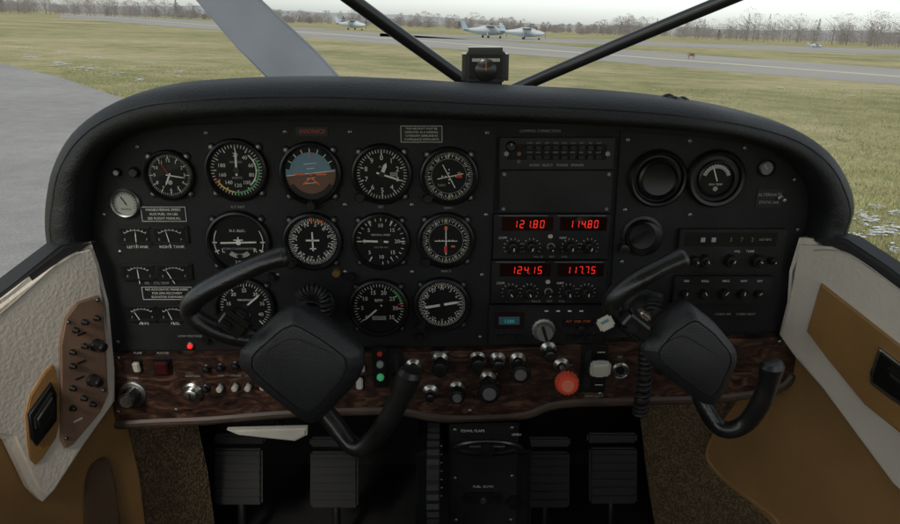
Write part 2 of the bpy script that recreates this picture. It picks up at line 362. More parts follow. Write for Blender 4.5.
placard('limits_placard',142,286,193,300,['NO ACROBATIC MANEUVERS','FOR SPIN RECOVERY','ELEVATOR FORWARD'])
placard('switch_placard',756,189,782,208,['ALTERNATE','STATIC AIR'],border=False,fg=DIM)
def meter(name,u0,v0,u1,v1,lab,col=CREAMD):
    b=B(name); y=-.003; uc,vc=(u0+u1)/2,(v0+v1)/2; M=frame(uc,vc,y); w=(u1-u0)*S(vc,y); h=(PY(uc,v0,y)-PY(uc,v1,y)).z
    b.box(M,w*1.04,h*1.1,.003,BEZ,.001)
    for s_ in(-1,1):
        T=M@Matrix.Translation((s_*w*.25,0,.0032)); b.rect(T,0,0,0,w*.44,h*.8,DIAL)
        b.box(T@Matrix.Translation((0,h*.44,0)),w*.46,.0016,.003,PLAS); b.box(T@Matrix.Translation((0,-h*.44,0)),w*.46,.0016,.003,PLAS)
        T2=T@Matrix.Translation((0,-h*.75,.0003)); b.arc(T2,0,h*1.02,h*1.06,-34,34,DIM); b.ticks(T2,.0001,h*1.14,h*.11,.0006,6,WHT,-34,34,True)
        b.needle(T2,.0006,random.uniform(-30,20),h*1.05,.0010,WHT,0)
        b.text(T,-w*.16,-h*.26,.0003,'E',h*.2,DIM); b.text(T,w*.16,-h*.26,.0003,'F',h*.2,DIM)
    b.text(M,-w*.25,-h*.72,.001,lab[0],.0056,WHT); b.text(M,w*.25,-h*.72,.001,lab[1],.0056,WHT)
    b.build()
meter('fuel_quantity_gauge',119,226,188,243,('LEFT TANK','RIGHT TANK'))
meter('engine_gauge',122,264,192,279,('',''))
meter('engine_gauge',127,305,190,320,('AMPS','FUEL'))
def knob(b,u,v,rp,y,h=.014,m=KNOB,top=None,kn=.06,line=True,collar=False):
    M=frame(u,v,y); r=rp*S(v,y)
    if collar: b.lathe(M,[(r*1.35,0),(r*1.35,.002),(r*1.2,.003),(0,.003)],CHR,28)
    b.lathe(M,[(r*1.1,0),(r*1.1,.002),(r*.95,.003),(r*.9,h*.9),(r*.75,h),(0,h)],m,32,kn)
    if top: b.lathe(M,[(r*.62,h),(r*.6,h+.0012),(0,h+.0012)],top,24)
    elif line: b.rect(M,0,r*.5,h+.0004,r*.14,r*.5,WHT,random.uniform(-.2,.2))
def face(b,u0,v0,u1,v1,y,t,m,bev=.001):
    uc,vc=(u0+u1)/2,(v0+v1)/2; M=frame(uc,vc,y); w=(u1-u0)*S(vc,y); h=(PY(uc,v0,y)-PY(uc,v1,y)).z
    b.box(M,w,h,t,m,bev); return M,w,h
b=B('audio_control_panel'); M,w,h=face(b,499,137,613,168,0,.009,PLAS)
b.rect(M,0,h*.05,.0094,w*.86,h*.5,DIAL)
for i in range(9):
    for j in(0,1):
        T=M@Matrix.Translation((-w*.24+i*w*.075,h*(.2-.3*j),.0094)); b.box(T,w*.05,h*.13,.004 if (i+j)%3 else .002,PLAS,.0005)
        b.text(M,-w*.24+i*w*.075,h*(.34-.3*j),.0096,['COM','NAV','ADF','MKR','DME','AUX','SPK','TEL','AUT'][i],.0030,DIM)
for x in(-.44,.44):
    T=M@Matrix.Translation((x*w,0,.009)); b.lathe(T,[(.003,0),(.003,.001),(0,.001)],STEEL,12)
knob(b,511,146,5,-.009,.008); b.disc(M,-w*.33,0,.0098,.0025,mat('lamp_amber',(.2,.10,.03),.4)); b.disc(M,-w*.33,-h*.25,.0098,.0025,mat('lamp_blue',(.04,.07,.13),.4))
b.text(M,0,-h*.37,.0094,'AUDIO  SELECT    PHONE   SPEAKER',.0042,DIM); b.build()
b=B('blank_cover_plate'); M,w,h=face(b,499,170,611,211,0,.007,PLAS)
for s1 in(-1,1):
    for s2 in(-1,1): b.lathe(M@Matrix.Translation((s1*w*.46,s2*h*.42,.007)),[(.0022,0),(.0022,.001),(0,.001)],STEEL,12)
b.build()
SEG={'0':'abcdef','1':'bc','2':'abged','3':'abgcd','4':'fgbc','5':'afgcd','6':'afgedc','7':'abc','8':'abcdefg','9':'abcdfg'}
def seg7(b,M,x,y,z,s,h,w,m=LED):
    n=len(s); dw=w/n; a=dw*.5; t=h*.11
    for i,c in enumerate(s):
        cx=x-w/2+dw*(i+.5)
        pos={'a':(0,h/2,a,t),'g':(0,0,a,t),'d':(0,-h/2,a,t),'f':(-a/2,h/4,t,h*.42),'b':(a/2,h/4,t,h*.42),'e':(-a/2,-h/4,t,h*.42),'c':(a/2,-h/4,t,h*.42)}
        for q in SEG[c]:
            px,py,pw,ph=pos[q]; b.rect(M,cx+px+py*.08,y+py,z,pw,ph,m)
        if i==2: b.rect(M,cx+a*.9,y-h/2,z,t,t,m)
def navcom(u0,v0,u1,v1,f1,f2,k):
    b=B('navcom_radio'); M,w,h=face(b,u0,v0,u1,v1,0,.009,PLAS)
    b.rect(M,-w*.21,h*.29,.0094,w*.44,h*.30,GLS); b.rect(M,w*.27,h*.29,.0094,w*.4,h*.30,GLS)
    seg7(b,M,-w*.20,h*.29,.0099,f1,h*.155,w*.29); seg7(b,M,w*.27,h*.29,.0099,f2,h*.155,w*.27)
    for s_ in(-1,1):
        b.rect(M,s_*w*.25,h*.475,.0095,w*.42,.0005,DIM)
    b.text(M,-w*.42,-h*.02,.0094,'COM',.0045,WHT); b.text(M,w*.10,-h*.02,.0094,'NAV',.0045,WHT); b.text(M,0,-h*.45,.0094,'PULL 25        TEST         PULL',.0035,DIM)
    T=M@Matrix.Translation((-w*.01,h*.02,.009)); b.box(T,.006,.005,.003,WPL,.001)
    for x,r in k:
        T=M@Matrix.Translation((w*x,-h*.23,.009))
        b.lathe(T,[(r,0),(r,.008),(r*.9,.01),(r*.6,.01),(r*.58,.018),(r*.5,.019),(0,.019)],KNOB,28,.05)
        b.rect(T,0,r*.25,.0194,.0012,r*.5,WHT,random.uniform(-.8,.8)); b.ticks(T,.0004,r*1.45,.002,.0006,9,WHT,-120,120,True)
    b.build()
KK=[(-.33,.0085),(-.17,.0085),(.0,.004),(.17,.0085),(.33,.0085)]
navcom(493,213,608,257,'12180','11480',KK)
navcom(491,259,605,301,'12415','11775',KK)
b=B('transponder'); M,w,h=face(b,488,303,602,342,0,.009,PLAS)
b.rect(M,-w*.32,h*.12,.0094,w*.26,h*.42,GLS); b.rect(M,-w*.32,h*.12,.0098,w*.18,h*.20,TEAL); b.text(M,-w*.32,h*.1,.0101,'1200',.0070,mat('lcd_digit',(.08,.35,.36),.5,emi=.3))
for i in range(4): b.box(M@Matrix.Translation((-w*.41+i*w*.06,-h*.28,.009)),w*.04,h*.12,.003,BEZ,.0006); b.rect(M,w*.0+i*w*.1,h*.36,.0096,.005,.002,WHT)
for i in range(5): b.box(M@Matrix.Translation((w*.2+i*w*.06,-h*.3,.009)),w*.035,h*.14,.004,BEZ,.0006)
b.lathe(M@Matrix.Translation((-w*.02,-h*.1,.009)),[(.016,0),(.016,.003),(.013,.004),(.0125,.014),(.011,.016),(0,.016)],mat('knob_grey',(.28,.27,.25),.4,metal=.6),32,.06)
b.rect(M@Matrix.Translation((-w*.02,-h*.1,.0255)),0,0,0,.004,.022,KNOB,.3)
b.rect(M,w*.28,h*.05,.0094,w*.28,h*.2,DIAL); b.text(M,w*.28,h*.1,.0097,'ALT  GND  STBY',.0045,ORG)
b.lathe(M@Matrix.Translation((w*.3,-h*.06,.009)),[(.006,0),(.0055,.01),(0,.011)],KNOB,20,.06); b.build()
b=B('air_vent'); M=frame(657,178,-.003); r=29*S(178)
b.lathe(M,[(r,0),(r,.006),(r*.92,.01),(r*.85,.009),(r*.8,.004),(r*.74,.004),(r*.7,.012),(r*.62,.014),(r*.55,.010),(r*.3,.008),(0,.008)],BEZ,56); b.build()
b=B('exhaust_temperature_gauge'); M=frame(715,178,-.003); r=29*S(178)
b.lathe(M,[(r,0),(r,.006),(r*.92,.01),(r*.82,.009),(r*.78,.004),(r*.66,.004),(r*.64,.009),(r*.58,.010),(r*.55,.005)],BEZ,56); b.disc(M,0,0,.0045,r*.56,DIAL)
b.arc(M,.005,r*.36,r*.48,-75,75,DIM); b.ticks(M,.0052,r*.5,.003,.0007,12,WHT,-70,70,True); b.needle(M,.0058,-20,r*.44,.0015,WHT); b.text(M,0,-r*.2,.005,'EXH TEMP',r*.1,WHT); b.disc(M,0,-r*.35,.005,.003,DIM); b.build()
b=B('vent_knob'); knob(b,642,236,19,-.003,.016,BEZ,None,.0,False); M=frame(642,236,-.019); r=19*S(236)
b.lathe(M,[(r*.7,-.0005),(r*.66,.003),(r*.4,.002),(0,.002)],PLAS,32); b.box(M@Matrix.Rotation(.5,4,'Z'),r*1.3,r*.28,.007,KNOB,.002)
b.lathe(M@Matrix.Translation((-r*.8,-r*.8,-.014)),[(.007,0),(.007,.012),(0,.013)],KNOB,18,.1); b.build()
b=B('indicator_dial'); M=frame(766,168,-.003); r=8.5*S(168); b.lathe(M,[(r,0),(r,.004),(r*.8,.005),(r*.75,.002)],BEZ,28); b.disc(M,0,0,.0024,r*.76,mat('grey_dial',(.15,.15,.15),.4)); b.needle(M,.003,-40,r*.6,.001,WHT); b.build()
b=B('toggle_switch'); M=frame(780,198,-.003); b.lathe(M,[(.004,0),(.004,.003),(.0018,.004),(.0024,.014),(0,.015)],STEEL,16); b.build()
b=B('automatic_direction_finder'); M,w,h=face(b,676,228,782,271,-.003,.008,PLAS); b.rect(M,-w*.02,h*.27,.0084,w*.86,h*.32,DIAL)
for x in(-.28,-.18): b.box(M@Matrix.Translation((w*x,h*.27,.0086)),w*.04,h*.10,.001,DIM)
for i in range(3): b.text(M,w*(-.02+i*.1),h*.27,.0092,str((3,7,2)[i]),.008,mat('digit_dim',(.2,.15,.12),.5))
b.text(M,w*.3,h*.27,.0088,'ADF BFO',.004,DIM)
for x,q in((-.34,.007),(-.24,.009),(.0,.009),(.25,.009),(.38,.005)):
    T=M@Matrix.Translation((w*x,-h*.2,.008)); b.lathe(T,[(q,0),(q,.007),(q*.85,.01),(q*.5,.01),(q*.45,.016),(0,.016)],KNOB,28,.05); b.rect(T,0,q*.2,.0164,.001,q*.4,WHT,random.uniform(-1,1))
b.text(M,w*.12,-h*.0,.0086,'VOL      TUNE',.0042,WHT); b.build()
b=B('autopilot_controller'); M,w,h=face(b,672,275,770,302,-.003,.007,PLAS)
for i,(x,q) in enumerate(((-.38,.006),(-.19,.007),(.02,.008),(.2,.007),(.36,.006))):
    T=M@Matrix.Translation((w*x,-h*.1,.007)); b.lathe(T,[(q,0),(q,.007),(q*.85,.009),(0,.009)],KNOB,24,.06); b.rect(T,0,q*.3,.0095,.001,q*.7,WHT,random.uniform(-1,1))
    b.text(M,w*x,h*.34,.0074,['ON','ROLL','HDG','NAV','REV'][i],.0042,WHT)
b.build()
b=B('dimmer_knob'); knob(b,135,172,5,-.003,.008,BEZ,None,0,False); knob(b,118,172,4,-.003,.006,BEZ,DIM,0,False); b.build()
BRS=mat('brass_knob',(.30,.17,.07),.4,metal=.7)
b=B('adjustment_knob')
for u,v,m in((337,272,BRS),(272,276,KNOB),(207,338,KNOB),(352,276,KNOB),(420,336,KNOB)):
    M=frame(u,v,-.003); b.lathe(M,[(.0062,0),(.0062,.006),(.005,.008),(0,.008)],m,20,.08)
b.build()
b=B('panel_label')
for u,v,t in((190,336,'LOW VOLTAGE'),(540,131,'COMPASS CORRECTION'),(735,314,'CABIN AIR     CABIN HEAT'),(238,207,'FLT INST'),(381,207,'SET'),(449,208,'NAV 1'),(446,271,'NAV 2'),(157,283,'OIL    CYL TEMP')):
    if t: b.text(frame(u,v,-.003),0,0,.0006,t,.0046,DIM)
b.build()
# ------------------------------------------------------------------ lower wood panel
YW=-.016
b=B('lower_switch_panel')
low=[(104,352),(300,349),(488,346),(610,338),(795,333),(790,372),(776,388),(720,397),(640,400),(560,403),(525,414),(470,418),(430,416),(395,410),(300,412),(210,419),(112,425)]
b.slab(pyp(low,YW+.016),NV,.016,WOOD,.003)
edge=[PY(u,v+1,YW+.004) for u,v in [(112,423),(160,420),(210,418),(300,411),(395,409),(430,415),(470,417),(525,413),(560,402),(640,399),(720,396),(776,387),(792,374)]]
b.tube(edge,.0075,mat('panel_edge_brown',(.06,.038,.026),.5,var=.35,vs=30),10,4)
for u,v in ((118,412),(176,410),(300,403),(405,403),(470,411),(600,394),(700,390),(778,380),(118,358),(300,356),(780,342)): screw(b,u,v,YW,.003)
for u,v,t in((440,352,'CARB HEAT'),(489,374,'THROTTLE'),(520,355,'PROP'),(566,365,'MIXTURE'),(550,343,'HEAT'),(193,376,'IGNITION'),(133,378,'PRIMER'),(620,357,'12V'),(594,396,'WING FLAPS'),(163,353,'MASTER'),(138,353,'PUMP')):
    b.text(frame(u,v,YW),0,0,.0006,t,.0046,DIM)
b.build()
def rocker(name,u,v,w,h,m,tilt=12):
    b=B(name); M=frame(u,v,YW); b.box(M,w*1.35,h*1.25,.003,BEZ,.0008); b.box(M@Matrix.Translation((0,0,.002))@Matrix.Rotation(rad(tilt),4,'X'),w,h,.006,m,.0015); b.build()
rocker('rocker_switch',138,365,.009,.015,WPL); rocker('master_switch',163,366,.018,.020,mat('dark_red',(.05,.008,.008),.4))
rocker('rocker_switch',360,353,.009,.014,WPL); rocker('rocker_switch',360,382,.009,.016,WPL,-12); rocker('rocker_switch',362,366,.009,.012,WPL)
b=B('ignition_switch'); M=frame(193,392,YW); b.lathe(M,[(.0145,0),(.0145,.003),(.012,.005),(.009,.005),(.0085,.012),(.007,.013),(0,.013)],CHR,32); b.rect(M,0,0,.0134,.002,.009,KNOB); b.build()
b=B('primer_knob'); knob(b,133,394,10,YW,.022,KNOB,CHR,.06,False,True); b.build()
b=B('warning_lamp'); M=frame(191,345,-.003); b.lathe(M,[(.005,0),(.005,.003),(.004,.004)],STEEL,16); b.lathe(M,[(.0038,.003),(.0032,.006),(0,.0075)],LED,16); b.build()
b=B('circuit_breaker_row')
for u,v,c in [(221,387,WPL),(236,386,WPL),(249,386,WPL),(264,385,WPL),(277,384,WPL),(236,365,KNOB),(221,367,KNOB),(207,368,KNOB),(250,365,KNOB),(206,388,KNOB)]:
    M=frame(u,v,YW); b.lathe(M,[(.0062,0),(.0062,.002),(.0048,.003)],BEZ,18); b.lathe(M,[(.0044,.002),(.0042,.009),(.003,.0105),(0,.0105)],c,18)
for u,t in ((221,'NAV'),(236,'STROBE'),(249,'LAND'),(264,'PITOT'),(277,'TAXI')): b.text(frame(u,375.5,YW),0,0,.0006,t,.0042,DIM)
b.build()
b=B('gear_indicator_lights'); M,w,h=face(b,373,347,388,387,YW,.003,BEZ)
b.lathe(M@Matrix.Translation((0,h*.1,.003)),[(.005,0),(.005,.003),(.004,.005),(0,.006)],mat('lamp_clear',(.3,.34,.32),.2),20); b.lathe(M@Matrix.Translation((0,-h*.22,.003)),[(.005,0),(.005,.003),(.004,.005),(0,.006)],LEDG,20)
b.lathe(M@Matrix.Translation((0,h*.36,.003)),[(.0035,0),(.0035,.003),(0,.004)],RED,16); b.build()
b=B('gear_lever'); M,w,h=face(b,390,348,404,402,YW,.003,KNOB); b.rect(M,0,0,.0034,w*.3,h*.85,DARK)
b.box(M@Matrix.Translation((0,h*.05,.003)),w*.5,w*.4,.02,KNOB,.002); b.box(M@Matrix.Translation((0,h*.05,.02)),w*.95,w*.7,.008,PLAS,.003)
b.build()
def plunger(name,u,v,rp,m=KNOB,h=.05,top=None,kn=.07):
    b=B(name); y=YW
    ph=PY(u,v,y-h-.008); M=frame(u,v,y); M.translation=Vector((ph.x,y,ph.z))
    b.lathe(M,[(.011,0),(.011,.003),(.008,.005),(.006,.006)],CHR,24); b.lathe(M,[(.004,.004),(.004,h)],CHR,16)
    r=rp*S(v,y-h)
    b.lathe(M,[(r*.6,h-.004),(r*.75,h),(r,h+.003),(r,h+.012),(r*.85,h+.016),(r*.5,h+.017),(0,h+.0165)],m,36,kn)
    if top: b.lathe(M,[(r*.55,h+.0168),(r*.5,h+.0185),(0,h+.0185)],top,24)
    b.build()
GREYT=mat('knob_cap_grey',(.22,.22,.22),.35,metal=.5)
plunger('carburetor_heat_knob',440,368,9,h=.02); plunger('cowl_flap_knob',457,395,8.5,h=.012,top=GREYT)
plunger('throttle_knob',489,391,12.5,h=.03,top=GREYT); plunger('propeller_control_knob',520,372,11,h=.03,top=GREYT)
plunger('mixture_knob',567,383,12,m=RKN,h=.045,top=mat('red_cap',(.8,.22,.14),.3))
plunger('cabin_heat_knob',550,355,7,h=.012); plunger('cabin_air_knob',478,364,8,h=.01); plunger('alternate_static_knob',413,372,6,h=.012)
plunger('dimmer_knob',430,396,5,h=.006); plunger('dimmer_knob',660,368,6,h=.006); plunger('dimmer_knob',725,360,7,h=.008); plunger('defrost_knob',498,364,6,h=.008)
b=B('flap_lever'); M,w,h=face(b,580,344,606,392,YW,.003,KNOB); b.rect(M,-w*.22,0,.0034,w*.2,h*.8,DARK)
for i in range(5): b.rect(M,w*.25,h*(.35-.17*i),.0034,w*.3,.001,WHT)
b.box(M@Matrix.Translation((-w*.1,h*.05,.003)),w*.25,w*.2,.022,CHR,.001)
b.box(M@Matrix.Translation((w*.1,h*.2,.022))@Matrix.Rotation(.25,4,'X'),w*.75,h*.3,.012,WPL,.003); b.build()
b=B('cigarette_lighter'); M=frame(620,370,YW); b.lathe(M,[(.012,0),(.012,.003),(.010,.005),(.0085,.003),(.008,.001),(0,.001)],CHR,32); b.lathe(M,[(.0065,.001),(.006,.004),(0,.004)],KNOB,24); b.build()
# ------------------------------------------------------------------ glareshield
O=[(50,243),(48,225),(49,200),(56,166),(75,132),(108,106),(150,90),(200,83),(300,79),(400,82),(500,88),(600,93),(680,101),(740,112),(790,127),(825,150),(845,180),(851,205),(846,225),(843,238)]
I=[(84,244),(83,225),(85,205),(92,172),(108,148),(135,132),(170,123),(220,118),(310,116),(410,119),(500,122),(600,126),(680,131),(740,140),(783,155),(806,175),(817,200),(819,213),(816,226),(812,240)]
Oc=catmull([Vector((a,c,0)) for a,c in O],4); Ic=catmull([Vector((a,c,0)) for a,c in I],4)
vs=[];fs=[]
for q,(o,i) in enumerate(zip(Oc,Ic)):
    e=max(0,min(1,(abs(i.x-450)-230)/120)); e=e*e*(3-2*e)
    ya=-.085*(1-e)-.030*e; yb=-.05*(1-e)-.012*e
    A=PY(i.x,i.y,ya); Bo=PY(o.x,o.y,yb); d=Bo-A; d.y=0
    wob=.0008*math.sin(q*.9)+.0006*math.sin(q*2.3+1)
    row=[A+Vector((0,-ya+.006,0))+d*.05, A+d*.02+Vector((0,.012,0)), A+Vector((0,-.010,0))+d*.06, A+Vector((0,-.022+wob,0))+d*.22, A+Vector((0,-.021+wob,0))+d*.5, A+Vector((0,-.004,0))+d*.82, Bo.copy(), Bo+Vector((0,.07,0))-d*.10, Bo+Vector((0,.22,0))-d*.5-Vector((0,0,.03)), Bo+Vector((0,.42,0))-d*1.2-Vector((0,0,.12))]
    row=catmull(row,3); vs+=row
nr=len(row); ns=len(Oc)
for a in range(ns-1):
    for c in range(nr-1): fs.append((a*nr+c,a*nr+c+1,(a+1)*nr+c+1,(a+1)*nr+c))
b=B('glareshield'); b.add(vs,fs,LEATH)
b.tube([vs[k*nr+13] for k in range(ns)],.0012,RUB,6,1,False)
b.build(60)
b=B('forward_deck'); b.slab([Vector((-.45,.2,-.13)),Vector((.45,.2,-.13)),Vector((.36,.62,-.2)),Vector((-.36,.62,-.2))],Vector((0,0,1)),-.01,LEATH,0)
b.slab([Vector((-.6,.012,-.345)),Vector((.6,.012,-.345)),Vector((.6,.5,-.345)),Vector((-.6,.5,-.345))],Vector((0,0,1)),.01,DARK,0); b.build()  # hidden dark slab added behind the panel to block light into the footwell
b=B('hood_bracket')  # small black bracket on top of the hood
for du in(0,14):
    p=PY(668+du,100+du*.2,-.02); b.tube([p+Vector((-.008,0,0)),p+Vector((0,0,.004)),p+Vector((.008,0,0))],.004,KNOB,8,3)
b.tube([PY(664,99,-.02),PY(676,98,-.03),PY(690,105,-.02)],.002,KNOB,8,3); b.build()
# ------------------------------------------------------------------ compass and brace
b=B('magnetic_compass'); y=.06; M=frame(485,67,y); s_=S(67,y)
b.box(M@Matrix.Translation((0,0,-.03)),46*s_,38*s_,.05,KNOB,.008,seg=4)
b.box(M@Matrix.Translation((0,1*s_,.018)),38*s_,29*s_,.004,mat('compass_bezel',(.02,.02,.021),.4,spec=.3),.0015)
b.box(M@Matrix.Translation((0,1*s_,.0205)),34*s_,25*s_,.002,DIAL,.001)
b.rect(M,0,7.5*s_,.0229,27*s_,3.0*s_,CREAMD)
for i in range(12): b.rect(M,(-12+i*2.2)*s_,8*s_,.0232,.0005,2*s_,KNOB)
b.lathe(M@Matrix.Translation((0,-2*s_,.0225)),[(11*s_,0),(10.5*s_,.002),(7*s_,.004),(0,.005)],KNOB,32)
b.rect(M,0,2*s_,.0278,.0006,9*s_,ORG)
b.box(M@Matrix.Translation((0,-28*s_,-.02)),16*s_,26*s_,.02,KNOB,.004); b.build()
b=B('windshield_brace')
b.tube([PY(486,96,.22),PY(410,42,.16),PY(322,-22,.08)],.0095,KNOB,16,4)
b.tube([PY(497,97,.22),PY(620,44,.16),PY(790,-26,.08)],.0088,KNOB,16,4)
b.box(frame(491,96,.2),.07,.03,.03,KNOB,.006); b.build()
# ------------------------------------------------------------------ yokes
def yoke(pad,up,lowp,shaft0,sw,k,groove):
    e=B('control_yoke'); y=-.215; s_=S(350,y)
    cx=sum(a for a,_ in pad)/len(pad); cy=sum(c for _,c in pad)/len(pad)
    p0=PY(*shaft0,-.0); p1=PY(cx,cy,y+.03); e.tube([p0,p1],.0125,CHR,20,1,False); e.lathe(frame(*shaft0,-.003),[(.026,0),(.026,.006),(.021,.012),(.019,.03),(.016,.034),(.014,.034)],RUB,32)
    pc=chaikin(pad,3,.14)
    base=pyp(pc,y); C=PY(cx,cy,y)
    def ring(f,dy,sh=(0,0)): return [C+(p-C)*f+Vector((sh[0],dy,sh[1])) for p in base]
    e.rings([ring(.90,.030),ring(.96,.020),ring(.975,.012)],PLAS)
    e.rings([ring(.985,.012),ring(1.03,.008),ring(1.045,0),ring(1.03,-.006),ring(.98,-.011),ring(.80,-.0185,(0,.004)),ring(.785,-.0188,(0,.004)),ring(.775,-.0174,(0,.004)),ring(.76,-.0174,(0,.004)),ring(.75,-.0194,(0,.004)),ring(.71,-.0200,(0,.004))],PADM)
    for g in groove: e.tube([PY(a,c,y-.0200+dy) for a,c,dy in g],.0007,RUB,6,4)
    def horn(P,R):
        pts=[PY(a,c,yy) for a,c,yy in P]; e.tube(pts,[r*s_ for r in R],GRIP,20,7,True,1.2)
    horn([(a,c,y+dy) for a,c,dy,_ in up],[r*1.12 for *_,r in up]); horn([(a,c,y+dy) for a,c,dy,_ in lowp],[r*1.10 for *_,r in lowp])
    T=frame(sw[0],sw[1],y-.006,-38); e.box(T,.034,.022,.022,KNOB,.005,seg=3)
    e.box(T@Matrix.Translation((.0,.014,.006)),.014,.006,.012,CHR if k>1 else PLAS,.002)
    e.box(T@Matrix.Translation((-.006,-.002,.022)),.012,.009,.005,PLAS,.002)
    if k>1: e.box(frame(605,322,y-.02,30),.016,.014,.006,WPL,.002); e.rect(frame(605,322,y-.0265,30),0,0,0,.008,.003,BLU)
    return e.build(32)
yoke([(297,307),(330,326),(361,349),(363,362),(357,378),(322,415),(310,419),(298,412),(256,378),(242,362),(244,346),(280,314)],
 [(285,350,.02,8),(262,340,.01,9),(228,334,.0,8.5),(201,322,-.006,8.3),(190,309,-.008,8.5),(199,296,-.012,9),(228,279,-.016,8.6),(262,263,-.016,7.8),(284,256,-.014,8.8)],
 [(310,395,.02,9),(330,418,.01,9),(346,439,.0,8.5),(358,448,-.008,8.5),(372,441,-.012,9),(388,420,-.018,9.3),(402,394,-.022,9.2),(410,374,-.022,11)],
 (316,303),(238,318),1,[[(266,352,0),(292,339,0),(320,348,0),(342,356,.001)]])
yoke([(688,303),(712,322),(732,346),(734,358),(719,392),(710,401),(699,399),(668,376),(645,357),(641,344),(662,320)],
 [(672,345,.02,7),(652,336,.01,8),(632,328,.0,8),(616,315,-.006,7.6),(611,304,-.008,7.6),(619,293,-.012,8),(640,279,-.016,7.8),(664,266,-.016,7),(682,258,-.014,8)],
 [(697,385,.02,8),(704,405,.01,8.3),(716,424,.0,8),(729,430,-.008,8),(746,423,-.012,8.3),(760,404,-.018,8.5),(768,384,-.02,8.3),(772,366,-.022,10)],
 (642,306),(632,320),1.2,[[(661,347,0),(682,336,0),(704,347,0),(718,356,.001)]])
def coil(P,rc,rw,turns,m=RUB,name='microphone_cord'):
    C=catmull(P,40); L=len(C); pts=[]
    N=turns*12
    for k in range(N):
        f=k/(N-1)*(L-1); i=int(min(L-2,f)); p=C[i].lerp(C[i+1],f-i); t=(C[i+1]-C[i]).normalized(); a1=t.cross(Vector((0,1,0))).normalized(); a2=t.cross(a1)
        a=2*math.pi*k/12; pts.append(p+a1*rc*math.cos(a)+a2*rc*math.sin(a))
    b=B(name); b.tube(pts,rw,m,6,1,False); b.build()
coil([PY(656,296,-.03),PY(648,330,-.06),PY(645,370,-.06),PY(640,414,-.05)],.0085,.0024,26)
coil([PY(300,296,-.04),PY(312,289,-.05),PY(324,296,-.05),PY(326,315,-.05)],.006,.0022,14)
# ------------------------------------------------------------------ side walls
def wallpl(side):
    n=Vector((-side,-.6,0)).normalized(); return Vector((side*.455,0,0)),n
def wslab(b,side,pts,off,t,m,bev=.003,seg=3,ck=0):
    if ck: pts=chaikin(pts,ck,.2)
    p0,n=wallpl(side); P=[hit(u,v,p0+n*off,n) for u,v in pts]; b.slab(P,n,t,m,bev,seg)
def wframe(side,u,v,off):
    p0,n=wallpl(side); p=hit(u,v,p0+n*off,n); Yv=Vector((0,0,1)); X=Yv.cross(n)
    M=Matrix((X,Yv,n)).transposed().to_4x4(); M.translation=p; return M
def wtube(b,side,pts,off,r,m):
    p0,n=wallpl(side); b.tube([hit(u,v,p0+n*off,n) for u,v in pts],r,m,8,5)
STI=mat('stitching',(.35,.32,.27),.7)
b=B('door_panel')
wslab(b,-1,[(-120,420),(-120,372),(-60,335),(0,289),(40,259),(62,246),(84,240),(92,262),(98,300),(108,368),(108,398),(78,440),(48,486),(36,498),(24,486),(0,436)],0,.022,CREAM,.008,4)
wslab(b,-1,[(-130,372),(-60,325),(0,278),(48,242),(62,240),(84,238),(30,275),(-60,345),(-130,400)],-.012,.03,RUB,.004)
wslab(b,-1,[(-200,600),(-200,380),(0,380),(60,330),(112,360),(120,410),(135,470),(152,600)],-.012,.01,TAN,.002)
wslab(b,-1,[(84,470),(108,452),(118,505),(120,560),(84,560)],0,.004,mat('map_pocket',(.10,.06,.035),.6,bump=.5,bs=250),.002,2,2)
wslab(b,-1,[(24,404),(50,362),(57,374),(60,430),(36,466),(28,458)],.022,.003,TAND,.0012,2,1)
wtube(b,-1,[(78,252),(60,262),(30,288),(0,314),(-60,360)],.0228,.0008,STI)
b.build()
b=B('door_handle')
wslab(b,-1,[(27,414),(50,382),(56,394),(56,420),(36,446),(30,438)],.026,.004,KNOB,.002)
wslab(b,-1,[(33,418),(50,392),(54,402),(53,414),(40,432),(34,428)],.031,.008,KNOB,.003); b.build()
b=B('side_switch_plate')
wslab(b,-1,[(59,345),(64,318),(76,302),(97,295),(102,304),(104,350),(107,394),(99,412),(72,444),(64,448),(60,440)],.023,.004,BRNW,.0015)
def wk(u,v,r,h,m,kn=.05):
    M=wframe(-1,u,v,.027); b.lathe(M,[(r*1.15,0),(r*1.1,.002),(r*.9,.003),(r*.85,h),(r*.6,h+.002),(0,h+.002)],m,24,kn)
for u,v in((96,345),(92,380)): wk(u,v,.0075,.016,KNOB)
for u,v in((75,330),(84,322),(72,352),(84,346),(72,366),(72,388),(72,408),(96,318),(92,404),(83,398)): wk(u,v,.0036,.006,STEEL if v%2 else KNOB,0)
for u,v in((82,334),(82,362),(80,378),(78,420)): b.rect(wframe(-1,u,v,.0278),0,0,0,.012,.0025,WHT if v>400 else KNOB)
for u,v in((68,322),(97,300),(103,390),(66,438)): wk(u,v,.0022,.0012,STEEL,0)
b.build()
b=B('door_panel')
wslab(b,1,[(1100,640),(1100,430),(1000,352),(900,273),(862,247),(842,238),(806,236),(800,268),(794,300),(786,332),(800,352),(830,386),(900,480)],0,.022,CREAM,.008,4)
wslab(b,1,[(1100,410),(1000,335),(900,262),(860,236),(842,232),(820,234),(870,268),(1000,370),(1100,440)],-.012,.03,RUB,.004)
wslab(b,1,[(822,283),(900,344),(1000,424),(1000,506),(900,430),(866,404),(830,360),(808,331)],.0225,.004,TAND,.0015)
wslab(b,1,[(780,326),(1200,560),(1200,700),(812,640),(780,526),(756,503),(728,482),(712,466),(707,454),(714,436),(738,402),(768,362)],-.014,.010,TAN,.003)
wtube(b,1,[(814,250),(840,251),(862,262),(900,290),(1000,366)],.0228,.0008,STI)
b.build()
b=B('door_handle')
wslab(b,1,[(880,347),(930,385),(930,424),(890,398),(871,383),(871,372)],.027,.004,CHR,.002)
